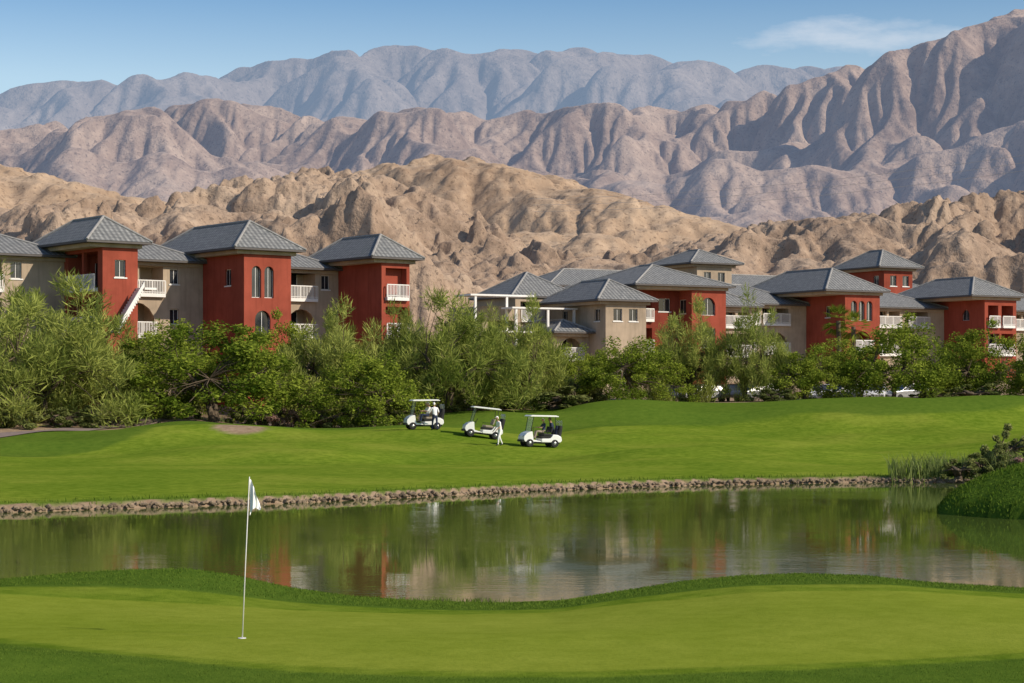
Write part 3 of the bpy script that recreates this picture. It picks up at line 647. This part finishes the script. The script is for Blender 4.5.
# ---------------------------------------------------------------- flag
fx,fy=X_(242,26.7),26.7; fz=gz(fx,fy)
e=empty('golf_flagstick',(fx,fy,fz)); top=Vector((X_(249.5,26.7)-fx,0,2.16)); mb=MB()
mb.tube([(0,0,-.1),top*.5,top],[.0085,.0075,.006],8); obj('pole',mb.mesh('pole',0,True),e,[M_white])
nx_,nz_=14,10; U,Vv=np.meshgrid(np.linspace(0,1,nx_),np.linspace(0,1,nz_),indexing='ij')
hgt=(.44*(1-U)**.8+.05); FX=top.x+.006+U*.125*(1+.2*np.sin(Vv*3)); FZ=top.z-.03-U**1.5*.38-Vv*hgt*(1-.3*U); FY=.05*np.sin(U*9+Vv*2)*U+.02*np.sin(U*16)
FZ=np.minimum(FZ,top.z-.02); obj('flag',gridmesh('flag',FX,FY,FZ),e,[M_flag])
mb=MB(); mb.tube([(0,0,.004),(0,0,.01)],[.056,.054],20); obj('cup',mb.mesh('cup'),e,[M_white])
# ---------------------------------------------------------------- people
def figure(name,J,E,rad,matof,headc,face,cap,loc,rotz,parent=None):
    names=list(J); me=bpy.data.meshes.new(name+'_sk'); me.from_pydata([J[k] for k in names],[(names.index(a),names.index(b)) for a,b in E],[])
    o=bpy.data.objects.new(name+'_tmp',me); COL.objects.link(o)
    o.modifiers.new('s','SKIN'); 
    sv=me.skin_vertices[0].data if me.skin_vertices else None
    if sv is None:
        bpy.context.view_layer.objects.active=o; bpy.ops.mesh.customdata_skin_add(); sv=me.skin_vertices[0].data
    for i,k in enumerate(names):
        r_=rad[k]; sv[i].radius=(r_,r_) if not isinstance(r_,tuple) else r_; sv[i].use_root=(k=='pelvis')
    ss=o.modifiers.new('d','SUBSURF'); ss.levels=1; ss.render_levels=1
    bpy.context.view_layer.update(); dg=bpy.context.evaluated_depsgraph_get(); nm=bpy.data.meshes.new_from_object(o.evaluated_get(dg)); bpy.data.objects.remove(o)
    mats=[M_skin,M_shirt,M_trs,M_blk,M_navy,M_hair]; nm.materials.clear()
    for m in mats: nm.materials.append(m)
    segs=[(Vector(J[a]),Vector(J[b]),matof.get((a,b),0)) for a,b in E]
    for p in nm.polygons:
        c=p.center; best=None
        for a,b,m in segs:
            ab=b-a; t=max(0,min(1,(c-a).dot(ab)/ab.length_squared)); d=(c-a-ab*t).length
            if best is None or d<best[0]: best=(d,m)
        p.material_index=best[1]; p.use_smooth=True
    root=empty(name,loc,(0,0,rotz)) 
    if parent: root.parent=parent
    obj('body',nm,root)
    hb=bmesh.new(); bmesh.ops.create_uvsphere(hb,u_segments=20,v_segments=14,radius=1)
    fd=Vector(face).normalized(); rt=fd.cross(Vector((0,0,1))).normalized(); up=rt.cross(fd)
    for v in hb.verts:
        q=v.co.copy(); y=q.y;z=q.z;x=q.x
        w=.075*(1-.18*max(0,-z)); f=.095
        nose=.022*math.exp(-((x/.22)**2+((z+.12)/.2)**2)) if y>0 else 0
        eye=-.008*(math.exp(-(((abs(x)-.38)/.18)**2+((z-.05)/.12)**2))) if y>0 else 0
        v.co=Vector(headc)+rt*(x*w)+fd*(y*f+nose+eye)+up*(z*.118)
    hm=bpy.data.meshes.new('head'); hb.to_mesh(hm); hb.free()
    for m in mats: hm.materials.append(m)
    for p in hm.polygons:
        c=p.center-Vector(headc); p.use_smooth=True
        p.material_index=(1 if cap else 5) if c.dot(up)>.045 or (c.dot(fd)<-.015 and c.dot(up)>-.04) else 0
    obj('head',hm,root)
    mb=MB()
    for s in(-1,1):
        c=Vector(headc)+rt*(s*.074); mb.tube([c-fd*.005-up*.03,c-fd*.012+rt*s*.012,c-fd*.005+up*.03],[.012,.016,.012],6)
    obj('ears',mb.mesh('ears',0,True),root,[M_skin])
    if cap:
        mb=MB(); c=Vector(headc)+up*.045+fd*.08; mb.face([c-rt*.07,c+rt*.07,c+rt*.05+fd*.07-up*.01,c-rt*.05+fd*.07-up*.01]); obj('cap_brim',mb.mesh('brim'),root,[M_shirt])
    return root
def hand(J,E,rad,mo,w,base,d,side,up):
    d=Vector(d).normalized();side=Vector(side).normalized(); b=Vector(base)
    J[w+'palm']=tuple(b+d*.07); rad[w+'palm']=(.034,.018); E.append((w+'wr',w+'palm'))
    for i,(s,l) in enumerate(((-.03,.07),(-.01,.08),(.01,.075),(.03,.06))):
        p=b+d*.09+side*s; J[w+'f%da'%i]=tuple(p); J[w+'f%db'%i]=tuple(p+d*l*.6+Vector(up)*.01); J[w+'f%dc'%i]=tuple(p+d*l+Vector(up)*.03)
        E+= [(w+'palm',w+'f%da'%i),(w+'f%da'%i,w+'f%db'%i),(w+'f%db'%i,w+'f%dc'%i)]
        for q in 'abc': rad[w+'f%d'%i+q]=.009
    p=b+d*.03-side*.035; J[w+'ta']=tuple(p); J[w+'tb']=tuple(p-side*.02+d*.04); E+=[(w+'palm',w+'ta'),(w+'ta',w+'tb')]; rad[w+'ta']=.011; rad[w+'tb']=.009
def person(name,pose,loc,rotz,parent=None,shirt=1,legs=2,cap=True):
    if pose=='stand':
        J=dict(pelvis=(0,0,.93),belly=(0,-.03,1.08),chest=(0,-.09,1.28),neckb=(0,-.13,1.44),neck=(0,-.16,1.52),
         Lsh=(.19,-.11,1.39),Lel=(.27,-.14,1.12),Lwr=(.22,-.34,.96),Rsh=(-.19,-.11,1.39),Rel=(-.27,-.08,1.12),Rwr=(-.24,-.26,.93),
         Lhip=(.095,0,.88),Lkn=(.11,-.16,.49),Lan=(.11,-.19,.08),Lto=(.12,-.36,.035),Rhip=(-.095,0,.88),Rkn=(-.11,.04,.48),Ran=(-.11,.22,.10),Rto=(-.11,.08,.035))
        head=(0,-.19,1.63); hd=((0,-.5,-.8),(0,-.6,-.8))
    else:
        J=dict(pelvis=(0,0,.10),belly=(0,.04,.26),chest=(0,.05,.46),neckb=(0,.03,.60),neck=(0,.01,.68),
         Lsh=(.19,.04,.56),Lel=(.24,-.12,.33),Lwr=(.12,-.36,.36),Rsh=(-.19,.04,.56),Rel=(-.24,-.12,.33),Rwr=(-.12,-.36,.36),
         Lhip=(.10,-.02,.08),Lkn=(.13,-.44,.13),Lan=(.13,-.52,-.28),Lto=(.13,-.70,-.33),Rhip=(-.10,-.02,.08),Rkn=(-.13,-.44,.13),Ran=(-.13,-.52,-.28),Rto=(-.13,-.70,-.33))
        head=(0,-.02,.80); hd=((0,-1,-.1),(0,-1,-.1))
    rad=dict(pelvis=(.15,.12),belly=(.14,.105),chest=(.16,.115),neckb=(.085,.07),neck=.055,Lsh=.062,Rsh=.062,Lel=.043,Rel=.043,Lwr=.028,Rwr=.028,Lhip=.095,Rhip=.095,Lkn=.062,Rkn=.062,Lan=.042,Ran=.042,Lto=.035,Rto=.035)
    E=[('pelvis','belly'),('belly','chest'),('chest','neckb'),('neckb','neck'),('chest','Lsh'),('Lsh','Lel'),('Lel','Lwr'),('chest','Rsh'),('Rsh','Rel'),('Rel','Rwr'),('pelvis','Lhip'),('Lhip','Lkn'),('Lkn','Lan'),('Lan','Lto'),('pelvis','Rhip'),('Rhip','Rkn'),('Rkn','Ran'),('Ran','Rto')]
    mo={('pelvis','belly'):shirt,('belly','chest'):shirt,('chest','neckb'):shirt,('chest','Lsh'):shirt,('chest','Rsh'):shirt,('Lsh','Lel'):shirt,('Rsh','Rel'):shirt,('pelvis','Lhip'):legs,('pelvis','Rhip'):legs,('Lhip','Lkn'):legs,('Rhip','Rkn'):legs,('Lkn','Lan'):legs,('Rkn','Ran'):legs,('Lan','Lto'):3,('Ran','Rto'):3}
    hand(J,E,rad,mo,'L',J['Lwr'],hd[0],(1,0,0),(0,-.5,0)); hand(J,E,rad,mo,'R',J['Rwr'],hd[1],(-1,0,0),(0,-.5,0))
    return figure(name,J,E,rad,mo,head,(0,-1,-.15),cap,loc,rotz,parent)
m_ws,n_=nt('windshield_glass'); 
p=N(n_,'ShaderNodeBsdfPrincipled'); p.inputs['Base Color'].default_value=(.8,.85,.85,1); p.inputs['Roughness'].default_value=.05; p.inputs['Alpha'].default_value=.18; out(n_,p.outputs[0])
def cart(px,d,yaw,seat=M_trs,riders=()):
    x=X_(px,d); z=gz(x,d); e=empty('golf_cart',(x,d,z),(0,0,yaw))
    dx=np.array([math.cos(yaw),math.sin(yaw)]); s=(gz(x+dx[0],d+dx[1])-gz(x-dx[0],d-dx[1]))/2; e.rotation_euler=(0,-math.atan(s),yaw)
    def add(n,mb,mat,bev=0,smo=False): obj(n,mb.mesh(n,bev,smo),e,[mat])
    mb=MB(); mb.prism([(-1.12,.30),(-1.20,.45),(-1.18,.62),(-1.02,.80),(-.80,.90),(-.68,.90),(-.60,.42),(-.12,.34),(-.10,.30)],-.56,.56); add('front_cowl',mb,M_gw,.04)
    mb=MB(); mb.prism([(-.10,.28),(-.10,.50),(.42,.52),(.52,.62),(.60,.76),(.90,.74),(1.12,.62),(1.16,.42),(1.08,.30)],-.58,.58); add('rear_body',mb,M_gw,.04)
    mb=MB(); mb.box((-.08,-.54,.52),(.5,.54,.66)); add('seat_base',mb,M_blk)
    mb=MB(); mb.box((-1.0,-.45,.2),(1.05,.45,.3)); mb.box((-1.26,-.5,.28),(-1.19,.5,.40)); mb.box((-.62,-.54,.345),(-.1,.54,.36)); add('chassis',mb,M_blk)
    mb=MB(); mb.box((.0,-.52,.665),(.50,.52,.80)); add('seat',mb,seat,.04)
    mb=MB(); mb.prism([(.46,.86),(.56,1.22),(.64,1.22),(.56,.86)],-.5,.5); add('backrest',mb,seat,.03)
    mb=MB()
    mb.prism([(-.85,1.80),(-.75,1.86),(.75,1.88),(.92,1.82),(.90,1.79),(-.83,1.77)],-.6,.6); add('roof',mb,M_gw,.02)
    mb=MB()
    for s in(-1,1):
        mb.tube([(-.78,s*.5,.86),(-.62,s*.53,1.78)],.018,6); mb.tube([(.62,s*.54,.78),(.74,s*.54,1.2),(.72,s*.54,1.80)],.018,6); mb.tube([(.05,s*.55,.68),(.02,s*.55,.92),(.4,s*.55,.94)],.016,6)
    mb.tube([(-.70,.25,.80),(-.42,.25,.98)],.018,6); add('struts',mb,M_blk)
    mb=MB(); ring=[(-.42+.06*math.sin(t),.25+.18*math.cos(t),.98+.16*math.sin(t)) for t in np.linspace(0,2*math.pi,17)]; mb.tube(ring,.013,5); add('steering_wheel',mb,M_blk)
    mb=MB(); 
    for s in(-1,1):
        for wx in(-.82,.72):
            ys=[s*.42,s*.44,s*.58,s*.60]; mb.tube([(wx,q,.23) for q in ys],[.19,.23,.23,.19],18)
    add('wheels',mb,M_blk)
    mb=MB()
    for s in(-1,1):
        for wx in(-.82,.72): mb.tube([(wx,s*.595,.23),(wx,s*.612,.23)],[.10,.06],12)
    for s in(-1,1): mb.tube([(-1.165,s*.38,.62),(-1.21,s*.38,.62)],[.06,.05],10)
    add('hubs_and_headlights',mb,M_metal)
    mb=MB(); mb.box((-.0,-.48,0),(.008,.48,.86)); obj('windshield',mb.mesh('ws'),e,[m_ws],loc=(-.775,0,.90),rot=(0,.17,0))
    for i,s in enumerate((-.24,.24)):
        mb=MB(); mb.tube([(1.02,s,.45),(1.06,s,.6),(1.13,s,1.12),(1.15,s,1.28)],[.12,.14,.14,.13],12); add('golf_bag_%d'%i,mb,M_navy if i else M_blk)
        mb=MB()
        for k in range(6):
            a=k*1.05; bx_,by_=.07*math.cos(a),.07*math.sin(a); q=(1.15+bx_,s+by_,1.2); h=1.45+.05*(k%3); mb.tube([q,(1.17+bx_*1.3,s+by_*1.3,h)],.007,4); mb.tube([(1.17+bx_*1.3,s+by_*1.3,h),(1.14+bx_*1.3-.03,s+by_*1.3+.03,h+.03)],.02,5)
        add('clubs_%d'%i,mb,M_metal)
    mb=MB(); mb.tube([(.86,-.5,.80),(1.0,-.5,1.05),(1.0,.5,1.05),(.86,.5,.80)],.018,6); add('bag_rack',mb,M_blk)
    for ysd,sh,lg in riders:
        person('golfer','sit',(.24,ysd,.80),-math.pi/2,e,sh,lg)
    return e
cart(424,ongr(424,429.5),math.radians(14),M_trs,[(.24,1,2),(-.24,1,4)])
cart(482,ongr(482,438),math.radians(10),M_trs,[])
cart(540,ongr(540,447),math.radians(18),M_blk,[(.24,4,2)])
def stand(px,py,rz,sh,lg,cap=True):
    d=ongr(px,py); person('golfer','stand',(X_(px,d),d,gz(X_(px,d),d)),math.radians(rz),None,sh,lg,cap)
stand(500,446,-60,1,1); stand(553,447,-80,4,3,False); stand(435,430.5,200,1,4)
def car(px,d,yaw,paint):
    x=X_(px,d);z=gz(x,d); e=empty('parked_car',(x,d,z),(0,0,yaw))
    mb=MB(); mb.prism([(-2.2,.35),(-2.25,.62),(-2.0,.82),(-1.1,.95),(1.5,1.0),(2.15,.92),(2.25,.6),(2.2,.35)],-.88,.88); obj('body',mb.mesh('carbody',.07),e,[paint])
    mb=MB(); lo=[(-1.15,.94),(1.75,.98)]; hi=[(-.35,1.42),(1.15,1.44)]
    P=[(lo[0][0],-.8,lo[0][1]),(lo[1][0],-.8,lo[1][1]),(lo[1][0],.8,lo[1][1]),(lo[0][0],.8,lo[0][1]),(hi[0][0],-.62,hi[0][1]),(hi[1][0],-.62,hi[1][1]),(hi[1][0],.62,hi[1][1]),(hi[0][0],.62,hi[0][1])]
    for q in ((4,5,6,7),(0,1,5,4),(1,2,6,5),(2,3,7,6),(3,0,4,7)): mb.face([P[i] for i in q])
    obj('windows',mb.mesh('carglass',.03),e,[M_glass]); mb=MB(); mb.box((-.38,-.64,1.43),(1.18,.64,1.48))
    for s in(-1,1):
        for t in((-1.15,.94,-.35,1.44),(.4,.97,.4,1.44),(1.75,.98,1.15,1.44)): mb.tube([(t[0],s*.81,t[1]),(t[2],s*.64,t[3])],.035,5)
    obj('roof_and_pillars',mb.mesh('carroof',.015),e,[paint]); mb=MB()
    for s in(-1,1):
        for wx in(-1.4,1.35): mb.tube([(wx,s*.68,.33),(wx,s*.86,.33),(wx,s*.9,.33)],[.33,.33,.26],16)
    obj('wheels',mb.mesh('carwheels'),e,[M_blk])
P1=simple('white_car_paint',(.75,.75,.75),.3,.02,1,0,0,.6);P2=simple('dark_car_paint',(.04,.045,.06),.3,.02,1,0,0,.6);P3=simple('silver_car_paint',(.4,.41,.43),.3,.02,1,0,.5,.6)
for i,(p,q) in enumerate(((703,P1),(735,P2),(757,P3),(822,P1),(845,P2),(876,P1),(908,P3),(668,P2))): car(p,167+.3*(i%3),math.radians(75 if i%2 else 25),q)
# ---------------------------------------------------------------- power line
mb=MB()
for k,dz in ((0,0),(1,-2.2),(2,-4.5)):
    A=Vector((X_(528,720)+k,720,Z_(199,720)+dz)); B=Vector((X_(1120,560),560,Z_(140,560)+dz)); pts=[]
    for t in np.linspace(0,1,24): q=A.lerp(B,t); q.z-=14*t*(1-t); pts.append(q)
    mb.tube(pts,.05,4)
obj('power_line',mb.mesh('power_line'),mats=[M_wire])
# ---------------------------------------------------------------- light, sky, camera
S=Vector((.88,-.47,0)).normalized(); el=math.radians(34); S=Vector((S.x*math.cos(el),S.y*math.cos(el),math.sin(el)))
ld=bpy.data.lights.new('sun','SUN'); ld.energy=5.0; ld.angle=math.radians(.5); ld.color=(1,.89,.74); lo_=bpy.data.objects.new('sun',ld); COL.objects.link(lo_); lo_.rotation_euler=(-S).to_track_quat('-Z','Y').to_euler()
w=bpy.data.worlds.new('World'); scene.world=w; w.name='sky'; w.use_nodes=True; n=w.node_tree; n.nodes.clear()
sk=N(n,'ShaderNodeTexSky',sky_type='NISHITA'); sk.sun_disc=False; sk.sun_elevation=el; sk.sun_rotation=math.atan2(S.x,S.y); sk.air_density=1.0; sk.dust_density=.6; sk.ozone_density=1.5
tc=N(n,'ShaderNodeTexCoord').outputs['Generated']; sp=N(n,'ShaderNodeSeparateXYZ'); n.links.new(tc,sp.inputs[0])
grad=ramp(n,[(.10,(1.25,1.2,1.14)),(.150,(1.2,1.18,1.14)),(.195,(.66,.85,1.0)),(.5,(.7,.82,.98))],sp.outputs[2])
c=mixc(n,1.0,sk.outputs[0],grad,'MULTIPLY')
yy=math_(n,'MAXIMUM',sp.outputs[1],.05); u=math_(n,'DIVIDE',sp.outputs[0],yy); v=math_(n,'DIVIDE',sp.outputs[2],yy)
cx=N(n,'ShaderNodeCombineXYZ'); n.links.new(math_(n,'MULTIPLY',u,14.),cx.inputs[0]); n.links.new(math_(n,'MULTIPLY',v,45.),cx.inputs[1])
nz=noise(n,cx.outputs[0],1.6,7,.62)
du=math_(n,'DIVIDE',math_(n,'SUBTRACT',u,.178),.075); dv=math_(n,'DIVIDE',math_(n,'SUBTRACT',v,.176),.012)
r2=math_(n,'ADD',math_(n,'MULTIPLY',du,du),math_(n,'MULTIPLY',dv,dv)); mask=math_(n,'POWER',2.718,math_(n,'MULTIPLY',r2,-1.))
cl=math_(n,'ADD',math_(n,'MULTIPLY',nz,.8),math_(n,'MULTIPLY',mask,.38)); cf=ramp(n,[(.58,(0,0,0)),(.90,(.6,.6,.6))],cl)
c=mixc(n,cf,c,(6.4,6.7,7.2))
bg=N(n,'ShaderNodeBackground'); n.links.new(c,bg.inputs[0]); bg.inputs[1].default_value=.12; o=N(n,'ShaderNodeOutputWorld'); n.links.new(bg.outputs[0],o.inputs[0])
cd=bpy.data.cameras.new('camera'); cd.sensor_width=36; cd.lens=36*FP/1024; cd.shift_y=(HY-341.5)/1024; cd.clip_start=.5; cd.clip_end=60000
cam=bpy.data.objects.new('camera',cd); COL.objects.link(cam); cam.location=(0,0,CZ); cam.rotation_euler=(math.pi/2,0,0); scene.camera=cam
scene.view_settings.view_transform='Standard'; scene.view_settings.look='None'; scene.view_settings.exposure=0
